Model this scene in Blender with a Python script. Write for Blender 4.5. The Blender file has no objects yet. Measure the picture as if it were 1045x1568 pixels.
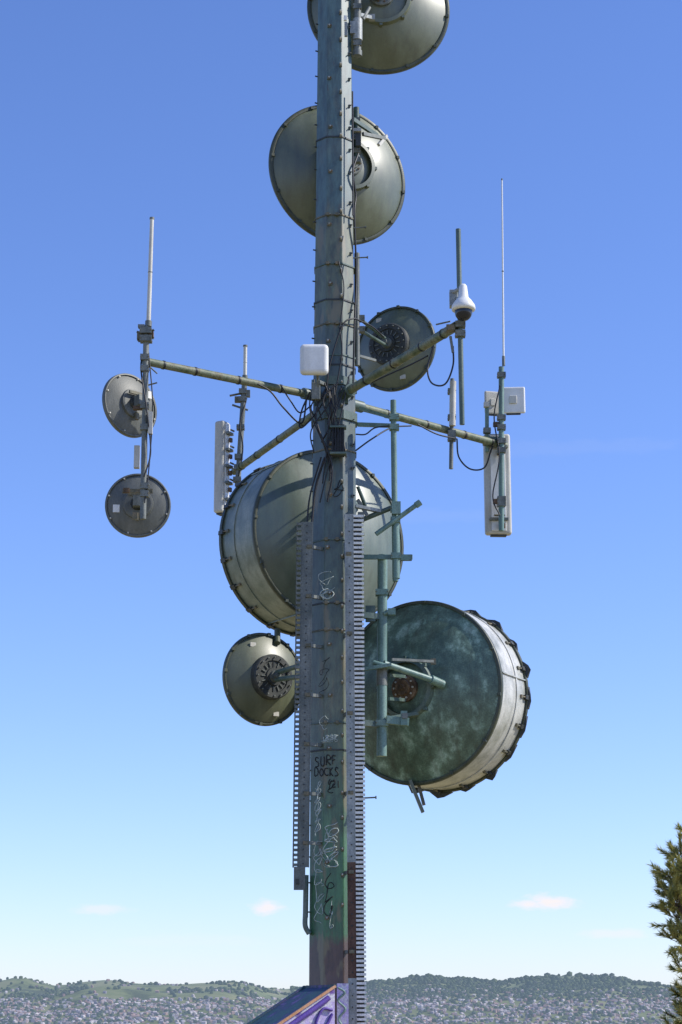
import bpy, math, random
import numpy as np
from mathutils import Vector, Matrix, noise
random.seed(7); np.random.seed(7)
sc=bpy.context.scene
rad=math.radians
# ------------------------------------------------------------------ camera
CAM=Vector((0,-30.5,1.6)); PITCH=rad(14.28); F=3049.0; CX,CY=522.5,784.0
cd=bpy.data.cameras.new("camera"); cam=bpy.data.objects.new("camera",cd); sc.collection.objects.link(cam)
cam.location=CAM; cam.rotation_euler=(math.pi/2+PITCH,0,0)
cd.sensor_fit='VERTICAL'; cd.sensor_height=36; cd.lens=70; cd.clip_start=.5; cd.clip_end=60000
sc.camera=cam
sp,cp=math.sin(PITCH),math.cos(PITCH)
# survey: bearings measured on the photograph -> metres, for a given depth (Y) or height (Z)
def bearing(u,v):
    a=(u-CX)/F; b=(CY-v)/F
    return Vector((a,cp-b*sp,sp+b*cp))
def P(u,v,Y=0.0):
    d=bearing(u,v); return CAM+d*((Y-CAM.y)/d.y)
def PZ(u,v,Z):
    d=bearing(u,v); return CAM+d*((Z-CAM.z)/d.z)
def mpp(v,Y=0.0):
    d=bearing(CX,v); return ((Y-CAM.y)/d.y)/F
# ------------------------------------------------------------------ materials
def mat(name,cols,rough=.5,scale=2.5,stretch=.4,bump=.15,metal=0.0,grain=.25,emit=None,pos=None,spec=.5,fine=45,grime=0.0):
    m=bpy.data.materials.new(name); m.use_nodes=True; nt=m.node_tree; N=nt.nodes; L=nt.links
    b=N["Principled BSDF"]
    tc=N.new("ShaderNodeTexCoord"); mp=N.new("ShaderNodeMapping"); mp.inputs["Scale"].default_value=(1,1,stretch)
    L.new(tc.outputs["Object"],mp.inputs[0])
    n=N.new("ShaderNodeTexNoise"); n.inputs["Scale"].default_value=scale; n.inputs["Detail"].default_value=9; n.inputs["Roughness"].default_value=.65
    L.new(mp.outputs[0],n.inputs["Vector"])
    r=N.new("ShaderNodeValToRGB"); L.new(n.outputs["Fac"],r.inputs[0])
    k=len(cols); pos=pos or [0.34+0.32*i/max(1,k-1) for i in range(k)]
    while len(r.color_ramp.elements)<k: r.color_ramp.elements.new(.5)
    for i,c in enumerate(cols):
        r.color_ramp.elements[i].position=pos[i]; r.color_ramp.elements[i].color=(*c,1)
    n2=N.new("ShaderNodeTexNoise"); n2.inputs["Scale"].default_value=fine; n2.inputs["Detail"].default_value=5
    L.new(tc.outputs["Object"],n2.inputs["Vector"])
    mr=N.new("ShaderNodeMapRange"); mr.inputs[1].default_value=.3; mr.inputs[2].default_value=.7
    mr.inputs[3].default_value=1-grain; mr.inputs[4].default_value=1+grain*.6; L.new(n2.outputs["Fac"],mr.inputs[0])
    mx=N.new("ShaderNodeVectorMath"); mx.operation='SCALE'; L.new(r.outputs[0],mx.inputs[0]); L.new(mr.outputs[0],mx.inputs["Scale"])
    last=mx.outputs[0]
    if grime:   # rain-washed vertical dirt streaks
        ms=N.new("ShaderNodeMapping"); ms.inputs["Scale"].default_value=(9,9,.55); L.new(tc.outputs["Object"],ms.inputs[0])
        n4=N.new("ShaderNodeTexNoise"); n4.inputs["Scale"].default_value=1; n4.inputs["Detail"].default_value=6; L.new(ms.outputs[0],n4.inputs["Vector"])
        g4=N.new("ShaderNodeMapRange"); g4.inputs[1].default_value=.5; g4.inputs[2].default_value=.72; g4.inputs[4].default_value=grime; L.new(n4.outputs["Fac"],g4.inputs[0])
        m4=N.new("ShaderNodeMixRGB"); L.new(g4.outputs[0],m4.inputs[0]); L.new(last,m4.inputs[1]); m4.inputs[2].default_value=(.05,.048,.03,1); last=m4.outputs[0]
    L.new(last,b.inputs["Base Color"])
    rr=N.new("ShaderNodeMapRange"); rr.inputs[3].default_value=max(.05,rough-.12); rr.inputs[4].default_value=min(1,rough+.15)
    L.new(n.outputs["Fac"],rr.inputs[0]); L.new(rr.outputs[0],b.inputs["Roughness"])
    b.inputs["Metallic"].default_value=metal; b.inputs["Specular IOR Level"].default_value=spec
    if bump:
        bp=N.new("ShaderNodeBump"); bp.inputs["Strength"].default_value=bump; bp.inputs["Distance"].default_value=.01
        L.new(n2.outputs["Fac"],bp.inputs["Height"]); L.new(bp.outputs[0],b.inputs["Normal"])
    return m
TEAL=mat("teal_paint",[(.045,.08,.065),(.08,.125,.105),(.14,.18,.15)],.45)
TEALP=mat("pole_green_paint",[(.10,.18,.155),(.15,.25,.215),(.22,.32,.275)],.45,grime=.4)
ARM=mat("weathered_green_pipe",[(.05,.075,.035),(.10,.13,.07),(.19,.205,.13),(.11,.10,.05)],.55,scale=5,stretch=1)
GALV=mat("galvanised_steel",[(.22,.245,.235),(.31,.335,.32),(.46,.475,.45)],.45,scale=6,metal=.1,grime=.3)
RUNG=mat("bright_zinc_rungs",[(.55,.57,.56),(.68,.70,.68),(.75,.76,.73)],.45,scale=6)
GALVD=mat("dull_galvanised_steel",[(.09,.105,.095),(.145,.16,.145),(.21,.225,.205)],.55,scale=6,metal=.1)
BRK=mat("weathered_bracket",[(.08,.08,.05),(.15,.14,.09),(.24,.18,.11)],.6,scale=9,stretch=1)
RUST=mat("rusty_steel",[(.06,.04,.022),(.13,.08,.045),(.25,.17,.10)],.8,scale=9,stretch=1,bump=.4)
RUSTB=mat("brown_primer_steel",[(.06,.03,.02),(.11,.06,.04),(.16,.10,.07)],.8,scale=6,stretch=.5,bump=.3)
BLACK=mat("black_rubber",[(.008,.008,.009),(.016,.016,.017)],.5,scale=8)
DARK=mat("dark_steel",[(.025,.03,.03),(.05,.055,.05)],.5,scale=8)
HUBP=mat("hub_plate_paint",[(.02,.024,.022),(.04,.045,.04),(.07,.07,.06)],.55,scale=8)
WHITE=mat("white_plastic",[(.62,.62,.58),(.74,.74,.70),(.80,.80,.77)],.4,scale=3,grain=.06,bump=.03)
CREAM=mat("cream_radome",[(.42,.40,.33),(.54,.52,.45),(.63,.62,.55)],.5,scale=3,grain=.1,bump=.05)
OLIVE=mat("olive_dish_paint",[(.062,.078,.038),(.095,.112,.06),(.14,.16,.095)],.42,scale=1.6,stretch=.35,grain=.1,bump=.04,spec=1.0,grime=.35)
OLIVED=mat("olive_dish_paint_dark",[(.062,.076,.04),(.09,.105,.06),(.135,.15,.09)],.45,scale=1.8,grain=.12,bump=.04,spec=.8,grime=.35)
DRUMB=mat("drum_back_paint",[(.065,.095,.068),(.105,.14,.10),(.21,.235,.18)],.40,scale=1.3,grain=.1,bump=.04,pos=[.32,.52,.74],spec=1.0,grime=.3)
DRUMS=mat("drum_shroud_paint",[(.12,.155,.12),(.20,.235,.19),(.32,.345,.28)],.4,scale=1.9,stretch=1,grain=.15,bump=.06,grime=.35)
DRUMSW=mat("drum_shroud_white_paint",[(.30,.31,.26),(.50,.50,.45),(.64,.63,.57)],.4,scale=1.9,stretch=1,grain=.15,bump=.06,grime=.3)
DRUMG=mat("drum_green_paint",[(.045,.075,.05),(.075,.12,.08),(.11,.17,.115),(.17,.26,.185),(.32,.44,.34)],.42,scale=3.0,stretch=.8,grain=.3,bump=.08,pos=[.3,.43,.52,.57,.64],spec=.6,grime=.45)
GREY=mat("grey_dish_paint",[(.075,.08,.072),(.11,.118,.105),(.16,.165,.15)],.5,scale=4,grain=.12)
RIM=mat("rim_dark_green",[(.035,.045,.03),(.08,.09,.055)],.45,scale=5)
GLASS=mat("smoked_dome",[(.01,.012,.02),(.02,.022,.03)],.08,scale=2,bump=0,grain=0)
WPAINT=mat("white_spray_paint",[(.26,.33,.29),(.58,.64,.60)],.6,scale=14,stretch=1)
BPAINT=mat("black_spray_paint",[(.01,.012,.012),(.02,.024,.022)],.6)
def tower_mat():
    m=bpy.data.materials.new("tower_paint"); m.use_nodes=True; nt=m.node_tree; N=nt.nodes; L=nt.links; b=N["Principled BSDF"]
    tc=N.new("ShaderNodeTexCoord"); sx=N.new("ShaderNodeSeparateXYZ"); L.new(tc.outputs["Object"],sx.inputs[0])
    n=N.new("ShaderNodeTexNoise"); n.inputs["Scale"].default_value=1.7; n.inputs["Detail"].default_value=9; n.inputs["Roughness"].default_value=.7
    mp=N.new("ShaderNodeMapping"); mp.inputs["Scale"].default_value=(3,3,.7); L.new(tc.outputs["Object"],mp.inputs[0]); L.new(mp.outputs[0],n.inputs["Vector"])
    ZM=20.0
    a=N.new("ShaderNodeMath"); a.operation='MULTIPLY_ADD'; L.new(n.outputs["Fac"],a.inputs[0]); a.inputs[1].default_value=.9; L.new(sx.outputs[2],a.inputs[2])
    d=N.new("ShaderNodeMath"); d.operation='MULTIPLY_ADD'; L.new(a.outputs[0],d.inputs[0]); d.inputs[1].default_value=1/ZM; d.inputs[2].default_value=-.45/ZM
    r=N.new("ShaderNodeValToRGB"); L.new(d.outputs[0],r.inputs[0])
    z=lambda v:P(512,v,-.35).z/ZM
    st=[(z(1445),(.055,.028,.022)),(z(1432),(.022,.095,.035)),(z(1330),(.03,.125,.05)),(z(1190),(.05,.095,.05)),(z(1080),(.085,.105,.062)),(z(940),(.045,.072,.045)),(z(800),(.032,.06,.05)),(z(560),(.030,.058,.054)),(z(480),(.065,.085,.045)),(z(340),(.08,.095,.05)),(z(315),(.045,.085,.078)),(z(0),(.055,.10,.092))]
    while len(r.color_ramp.elements)<len(st): r.color_ramp.elements.new(.5)
    for e,(p,c) in zip(r.color_ramp.elements,st): e.position=p; e.color=(*c,1)
    n2=N.new("ShaderNodeTexNoise"); n2.inputs["Scale"].default_value=7; n2.inputs["Detail"].default_value=10; n2.inputs["Roughness"].default_value=.75
    mp2=N.new("ShaderNodeMapping"); mp2.inputs["Scale"].default_value=(1.4,1.4,.35); L.new(tc.outputs["Object"],mp2.inputs[0]); L.new(mp2.outputs[0],n2.inputs["Vector"])
    mr=N.new("ShaderNodeMapRange"); mr.inputs[1].default_value=.32; mr.inputs[2].default_value=.68; mr.inputs[3].default_value=.4; mr.inputs[4].default_value=1.8; L.new(n2.outputs["Fac"],mr.inputs[0])
    s=N.new("ShaderNodeVectorMath"); s.operation='SCALE'; L.new(r.outputs[0],s.inputs[0]); L.new(mr.outputs[0],s.inputs["Scale"])
    n3=N.new("ShaderNodeTexNoise"); n3.inputs["Scale"].default_value=4; n3.inputs["Detail"].default_value=8; L.new(mp2.outputs[0],n3.inputs["Vector"])
    lo=N.new("ShaderNodeMapRange"); lo.inputs[1].default_value=z(300)*ZM; lo.inputs[2].default_value=z(345)*ZM; lo.inputs[3].default_value=.15; lo.inputs[4].default_value=.8; L.new(sx.outputs[2],lo.inputs[0])
    r3=N.new("ShaderNodeMapRange"); r3.inputs[1].default_value=.55; r3.inputs[2].default_value=.62; L.new(n3.outputs["Fac"],r3.inputs[0])
    mm=N.new("ShaderNodeMath"); mm.operation='MULTIPLY'; L.new(r3.outputs[0],mm.inputs[0]); L.new(lo.outputs[0],mm.inputs[1])
    mx=N.new("ShaderNodeMixRGB"); L.new(mm.outputs[0],mx.inputs[0]); L.new(s.outputs[0],mx.inputs[1]); mx.inputs[2].default_value=(.15,.13,.065,1)
    # rust spots and runs
    n5=N.new("ShaderNodeTexNoise"); n5.inputs["Scale"].default_value=2.2; n5.inputs["Detail"].default_value=10; n5.inputs["Roughness"].default_value=.7
    mp5=N.new("ShaderNodeMapping"); mp5.inputs["Scale"].default_value=(6,6,1.1); mp5.inputs["Location"].default_value=(4,2,7); L.new(tc.outputs["Object"],mp5.inputs[0]); L.new(mp5.outputs[0],n5.inputs["Vector"])
    r5=N.new("ShaderNodeMapRange"); r5.inputs[1].default_value=.60; r5.inputs[2].default_value=.68; r5.inputs[4].default_value=.8; L.new(n5.outputs["Fac"],r5.inputs[0])
    m5=N.new("ShaderNodeMixRGB"); L.new(r5.outputs[0],m5.inputs[0]); L.new(mx.outputs[0],m5.inputs[1]); m5.inputs[2].default_value=(.085,.045,.022,1)
    L.new(m5.outputs[0],b.inputs["Base Color"]); b.inputs["Roughness"].default_value=.46; b.inputs["Specular IOR Level"].default_value=1.0
    bp=N.new("ShaderNodeBump"); bp.inputs["Strength"].default_value=.2; bp.inputs["Distance"].default_value=.01; L.new(n2.outputs["Fac"],bp.inputs["Height"]); L.new(bp.outputs[0],b.inputs["Normal"])
    return m
TOWER=tower_mat()
# ------------------------------------------------------------------ mesh helpers
def basis(a):
    a=Vector(a).normalized()
    h=Vector((0,0,1)) if abs(a.z)<.95 else Vector((0,1,0))
    x=h.cross(a).normalized(); y=a.cross(x).normalized()
    return x,y,a
class G:
    def __init__(s): s.v=[];s.f=[];s.m=[];s.s=[];s.mats=[]
    def mi(s,m):
        if m not in s.mats: s.mats.append(m)
        return s.mats.index(m)
    def add(s,vs,fs,m,sm=False):
        o=len(s.v); s.v+= [tuple(v) for v in vs]; k=s.mi(m)
        for f in fs: s.f.append(tuple(i+o for i in f)); s.m.append(k); s.s.append(sm)
    def tube(s,p0,p1,r0,m,r1=None,n=12):
        p0,p1=Vector(p0),Vector(p1); r1=r0 if r1 is None else r1
        x,y,a=basis(p1-p0); vs=[]
        for p,r in((p0,r0),(p1,r1)):
            for i in range(n):
                t=2*math.pi*i/n; vs.append(p+x*r*math.cos(t)+y*r*math.sin(t))
        s.add(vs,[(i,(i+1)%n,n+(i+1)%n,n+i) for i in range(n)],m,True)
        s.add(vs,[tuple(range(n-1,-1,-1)),tuple(range(n,2*n))],m)
    def box(s,c,size,m,R=None):
        c=Vector(c); R=R or Matrix.Identity(3); hx,hy,hz=[q/2 for q in size]
        vs=[c+R@Vector((sx*hx,sy*hy,sz*hz)) for sx in(-1,1) for sy in(-1,1) for sz in(-1,1)]
        s.add(vs,[(0,1,3,2),(4,6,7,5),(0,4,5,1),(2,3,7,6),(0,2,6,4),(1,5,7,3)],m)
    def beam(s,p0,p1,w,h,m):
        p0,p1=Vector(p0),Vector(p1); x,y,a=basis(p1-p0)
        R=Matrix((x,y,a)).transposed(); s.box((p0+p1)/2,(w,h,(p1-p0).length),m,R)
    def rev(s,c,axis,prof,m,n=64,sm=True):
        c=Vector(c); x,y,a=basis(axis); vs=[]
        for t,r in prof:
            for i in range(n):
                q=2*math.pi*i/n; vs.append(c+a*t+(x*math.cos(q)+y*math.sin(q))*max(r,1e-4))
        fs=[(j*n+i,j*n+(i+1)%n,(j+1)*n+(i+1)%n,(j+1)*n+i) for j in range(len(prof)-1) for i in range(n)]
        s.add(vs,fs,m,sm)
    def path(s,pts,r,m,n=7,sub=8):
        pts=[Vector(p) for p in pts]; Q=[]
        if len(pts)>2 and sub>1:
            E=[pts[0]*2-pts[1]]+pts+[pts[-1]*2-pts[-2]]
            for i in range(1,len(E)-2):
                for k in range(sub):
                    t=k/sub; a,b,c,d=E[i-1],E[i],E[i+1],E[i+2]
                    Q.append(.5*((2*b)+(c-a)*t+(2*a-5*b+4*c-d)*t*t+(3*b-a-3*c+d)*t**3))
            Q.append(pts[-1])
        else: Q=pts
        vs=[];px=None
        for i,p in enumerate(Q):
            a=(Q[min(i+1,len(Q)-1)]-Q[max(i-1,0)])
            if a.length<1e-6: a=Vector((0,0,1))
            a.normalize()
            if px is None: x,y,_=basis(a)
            else:
                x=(px-a*px.dot(a)).normalized(); y=a.cross(x)
            px=x
            for k in range(n):
                t=2*math.pi*k/n; vs.append(p+x*r*math.cos(t)+y*r*math.sin(t))
        s.add(vs,[(j*n+i,j*n+(i+1)%n,(j+1)*n+(i+1)%n,(j+1)*n+i) for j in range(len(Q)-1) for i in range(n)],m,True)
    def obj(s,name,parent=None,bevel=0,seg=2):
        me=bpy.data.meshes.new(name); me.from_pydata(s.v,[],s.f); me.update()
        for m in s.mats: me.materials.append(m)
        me.polygons.foreach_set("material_index",s.m); me.polygons.foreach_set("use_smooth",s.s)
        ob=bpy.data.objects.new(name,me); sc.collection.objects.link(ob)
        if parent:
            ob.parent=parent; ob.matrix_parent_inverse=Matrix.Translation(-Vector(parent.location))
        if bevel:
            b=ob.modifiers.new("bevel","BEVEL"); b.width=bevel; b.segments=seg; b.limit_method='ANGLE'; b.angle_limit=rad(40)
        return ob
def empty(name,loc):
    e=bpy.data.objects.new(name,None); e.location=loc; e.empty_display_size=.3; sc.collection.objects.link(e); return e
def rotz(a): return Matrix.Rotation(a,3,'Z')
def U(g,c,axis_r,m,w=.09):   # pipe clamp: two plates + bolts round a vertical pipe
    c=Vector(c)
    for dz in(-.035,.035):
        g.box(c+Vector((0,0,dz)),(w*1.8,w*1.3,.016),m)
    for dx in(-.8,.8):
        g.tube(c+Vector((dx*w,-w*1.1,0)),c+Vector((dx*w,w*1.1,0)),.010,BRK,n=6)
    g.box(c+Vector((0,-w*.85,0)),(w*1.8,.02,.09),m)
# ------------------------------------------------------------------ tower
TX=P(512,784,0).x
HW=[(-400,22),(0,25),(350,28.5),(600,32),(1000,35),(1500,37.5),(1800,39)]
ZH=[(P(512,v,0).z,h*mpp(v,0)) for v,h in HW]
def apo(z):
    zz=sorted(ZH)
    for (a,x),(b,y) in zip(zz,zz[1:]):
        if a<=z<=b: return x+(y-x)*(z-a)/(b-a)
    return zz[0][1] if z<zz[0][0] else zz[-1][1]
tower=empty("communications_tower",(TX,0,0))
def octring(z,extra=0):
    a=(apo(z)+extra)/math.cos(math.pi/8)
    return [Vector((TX+a*math.cos(math.pi/8+i*math.pi/4),a*math.sin(math.pi/8+i*math.pi/4),z)) for i in range(8)]
g=G(); zs=[0]+[ZH[i][0] for i in range(len(ZH)-2,-1,-1)]; zs=sorted(set(z for z in zs if z>=0))
zs=sorted(set(zs+[i*1.0 for i in range(1,20)]))
vs=[]; 
for z in zs: vs+=octring(z)
g.add(vs,[(j*8+i,j*8+(i+1)%8,(j+1)*8+(i+1)%8,(j+1)*8+i) for j in range(len(zs)-1) for i in range(8)],TOWER)
g.add(octring(zs[-1]),[tuple(range(8))],TOWER)
g.obj("shaft",tower,.012,2)
def band(g,v,h,extra,m):
    z0=P(512,v,-.3).z; z1=z0+h
    a=octring(z0);b=octring(z1);c=octring(z1,extra);d=octring(z0,extra)
    g.add(a+b+c+d,[(8+i,8+(i+1)%8,16+(i+1)%8,16+i) for i in range(8)]+[(16+i,16+(i+1)%8,24+(i+1)%8,24+i) for i in range(8)]+[(24+i,24+(i+1)%8,(i+1)%8,i) for i in range(8)],m)
g=G()
for i,v in enumerate((210,330,405,460,497,545,560,690,828,925,966,1108,1150)): band(g,v,.024,.014,(DARK,BRK,TEAL)[i%3])
for v in(590,642): band(g,v,.14,.03,TEAL)
for v in(330,405,497,828,925,966,1108):
    z=P(512,v-1,-.3).z; a=apo(z)
    for dx in(-.7,.28): g.box((TX+a*dx*.5,-a-.03,z),(.05,.04,.05),BRK); g.tube((TX+a*dx*.5-.05,-a-.035,z),(TX+a*dx*.5+.05,-a-.035,z),.009,GALVD,n=6)
g.obj("straps",tower)
g=G()
v=-60; k=0
while v<1420:
    z=P(512,v,-.3).z; a=apo(z)
    c=Vector((TX+a*.36,-a-.012,z)); g.box(c,(.045,.03,.06),BRK); g.tube(c,c+Vector((0,-.07,.01)),.012,CREAM,n=6)
    if v<780:
        c=Vector((TX+a*.86,-a*.56-.01,z-.2)); g.box(c,(.03,.03,.05),GALVD); g.tube(c,c+Vector((.03,-.05,0)),.010,DARK,n=6)
    if k%2==0:
        z=P(512,v+20,-.3).z; a=apo(z)
        c=Vector((TX-a*.22+random.uniform(-.03,.03),-a-.010,z)); g.box(c,(.06,.03,.055),BRK); g.tube(c,c+Vector((.0,-.05,.0)),.013,GALV,n=6); g.tube(c+Vector((0.03,0,0)),c+Vector((.03,-.035,.0)),.010,RUST,n=6)
    z=P(512,v+10,-.3).z;a=apo(z); g.tube((TX-a,-a*.38,z),(TX-a-.035,-a*.38-.02,z),.012,DARK,n=6)
    v+=41+random.uniform(-8,8); k+=1
for (u0,u1,vv) in((541,563,394),(541,560,348),(556,576,1221)):
    g.tube(P(u0,vv+1,-.3),P(u1,vv,-.35),.012,GALVD,n=8); g.tube(P(u1-1,vv,-.35),P(u1+1,vv,-.35),.024,GALVD,n=8)
g.obj("step_bolts",tower)
def facept(u,v,off=.006):
    p=P(u,v,-.36); a=apo(p.z); p=P(u,v,-a-off); return p
def stroke(g,pts,r,m,sub=5):
    g.path([facept(u,v,r*.7) for u,v in pts],r,m,n=4,sub=sub)
g=G()
def loops(uc,amp,v0,v1,turns,m,r,seed,vamp=7):
    rr=random.Random(seed); n=int(turns*9); pts=[]; ph=rr.random()*6
    for i in range(n+1):
        t=i/n; q=t*turns*2*math.pi
        pts.append((uc+amp*(.75*math.sin(q+ph)+.25*math.sin(2.3*q+seed)),v0+(v1-v0)*t+vamp*math.cos(q*1.0+ph*1.3)+vamp*.4*math.sin(q*1.7)))
    stroke(g,pts,r,m,sub=2)
loops(501,11,906,914,2.5,WPAINT,.009,3,6); loops(500,13,878,900,2,WPAINT,.005,4)
loops(505,14,1128,1134,3,WPAINT,.005,5,5)
loops(487,5,1200,1275,7,WPAINT,.007,6); loops(507,12,1265,1325,5,WPAINT,.008,7); loops(505,13,1275,1330,4,WPAINT,.005,17,10)
loops(487,7,1290,1350,4,WPAINT,.006,8); loops(489,8,1355,1410,3,WPAINT,.005,18,9); loops(504,8,1345,1400,3,BPAINT,.007,9,9)
loops(508,6,1194,1210,2.5,BPAINT,.007,10,5); loops(520,9,742,756,2,BPAINT,.007,11,7)
loops(508,3,1385,1425,2,WPAINT,.005,12); loops(497,8,1100,1112,2,WPAINT,.004,21,5); loops(497,9,1010,1060,3,BPAINT,.004,22,8)
LT={'S':[[(1,.1),(.3,0),(.1,.3),(.8,.55),(.8,.9),(0,1)]],'U':[[(0,0),(.05,.8),(.5,1),(.9,.8),(1,0)]],'R':[[(0,1),(.05,0),(.8,.1),(.8,.4),(.1,.5),(.9,1)]],
'F':[[(.1,1),(.1,0),(1,.02)],[(.1,.5),(.8,.45)]],'D':[[(.1,1),(.05,0),(.8,.2),(.8,.8),(.1,1)]],'O':[[(.5,0),(0,.5),(.5,1),(1,.5),(.5,0)]],'C':[[(1,.1),(.2,.1),(0,.6),(.4,1),(1,.9)]],
'K':[[(.1,0),(.1,1)],[(.9,0),(.15,.5),(1,1)]],'2':[[(0,.2),(.6,0),(.8,.4),(0,1),(1,.95)]],'1':[[(.5,0),(.5,1)]],'8':[[(.5,.5),(.1,.2),(.5,0),(.9,.2),(.1,.8),(.5,1),(.9,.8),(.5,.5)]],'5':[[(.9,0),(.2,0),(.1,.45),(.8,.5),(.8,.9),(0,1)]],'6':[[(.8,0),(.2,.4),(.1,.9),(.7,1),(.8,.6),(.2,.6)]]}
def word(s,u,v,w,h,r,m,seed=1,rise=0):
    rr=random.Random(seed)
    for ch in s:
        ww=w*rr.uniform(.75,1); hh=h*rr.uniform(.85,1.1); dv=rr.uniform(-1.5,1.5)
        for st in LT[ch]: stroke(g,[(u+a*ww+rr.uniform(-.4,.4),v+dv+b*hh) for a,b in st],r,m,3)
        u+=w*1.25; v+=rise
word("SURF",483,1159,7,14,.010,BPAINT,1,-.5); word("DOCKS",482,1177,6.2,12,.009,BPAINT,2,-.6); word("21",510,1194,5,12,.008,BPAINT,3); word("856",499,1126,5.5,9,.006,WPAINT,4)
g.obj("graffiti_scribbles",tower)
# ------------------------------------------------------------------ cable ladders
def ladder(name,top,bot,v0,v1,Y,flange_left,m_low=None,pitch=.067):
    e=empty(name,P((bot[0]+bot[1])/2,v1,Y)); g=G()
    def at(t,uf):
        u=(top[0]+(top[1]-top[0])*uf)*(1-t)+(bot[0]+(bot[1]-bot[0])*uf)*t
        return P(u,v0+(v1-v0)*t,Y)
    L_=flange_left[0]=='L'
    fl=(0,.44) if L_ else (.30,1)
    cb=(.44,1) if L_ else (0,.30)
    n=24
    for i in range(n):
        t0,t1=i/n,(i+1)/n
        m=GALV if flange_left[1]=='light' else GALVD
        if m_low and t0>m_low and t0<m_low+.21: m=RUSTB
        for (a,b,mm,dy,th) in(((fl[0],fl[1],m,0,.012),)+(((cb[0]+.02,cb[1]-.10,DARK,.10,.006),) if L_ else ())):
            q=[at(t0,a),at(t0,b),at(t1,b),at(t1,a)]
            vs=[p+Vector((0,dy,0)) for p in q]+[p+Vector((0,dy+th,0)) for p in q]
            g.add(vs,[(0,3,2,1),(4,5,6,7),(0,1,5,4),(1,2,6,5),(2,3,7,6),(3,0,4,7)],mm)
        for uf in(fl[0],fl[1]):
            g.beam(at(t0,uf)+Vector((0,.03,0)),at(t1,uf)+Vector((0,.03,0)),.012,.07,m)
        for q in (.25,.75):
            c=at(t0+(t1-t0)*q,(fl[0]+fl[1])/2); g.tube(c+Vector((0,.002,0)),c+Vector((0,-.010,0)),.012,DARK,n=6)
    if not L_: g.beam(at(0,.02)+Vector((0,.05,0)),at(1,.02)+Vector((0,.05,0)),.02,.05,GALVD)
    L=(at(0,0)-at(1,0)).length; k=int(L/pitch)
    for i in range(k):
        t=(i+.5)/k; a=at(t,cb[0]+.01); b=at(t,cb[1])
        g.beam(a+Vector((0,-.005,0)),b+Vector((0,-.005,0)),.03,.036 if L_ else .04,RUNG if L_ else GALVD)
    for i in range(7):
        t=(i+.5)/7; c=at(t,.2 if fl[0]==0 else .8)
        g.beam(c+Vector((0,.02,0)),Vector((TX+(.12 if c.x>TX else -.12),-.25,c.z)),.05,.05,GALVD)
        g.box(c+Vector((0,-.015,0)),(.08,.025,.05),BRK)
    g.obj("channel_and_rungs",e)
    return e
ladder("cable_ladder",(528.5,557),(535,562),787,1640,-.50,('L','light'),m_low=.61)
lad=ladder("cable_ladder",(455,479),(448.5,473),799,1328,-.46,('R','dull'),pitch=.075)
g=G(); p=P(459,1345,-.46); g.box(p,(.17,.05,.34),GALVD); g.box(p+Vector((-.03,-.03,-.05)),(.05,.02,.08),DARK); g.obj("end_plate",lad)
g=G(); g.tube(P(469,1340,-.2),P(468,1405,-.2),.04,TEAL); g.path([P(468,1400,-.2),P(468,1418,-.2),P(474,1430,-.2)],.04,TEAL); g.obj("conduit",tower)
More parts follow.
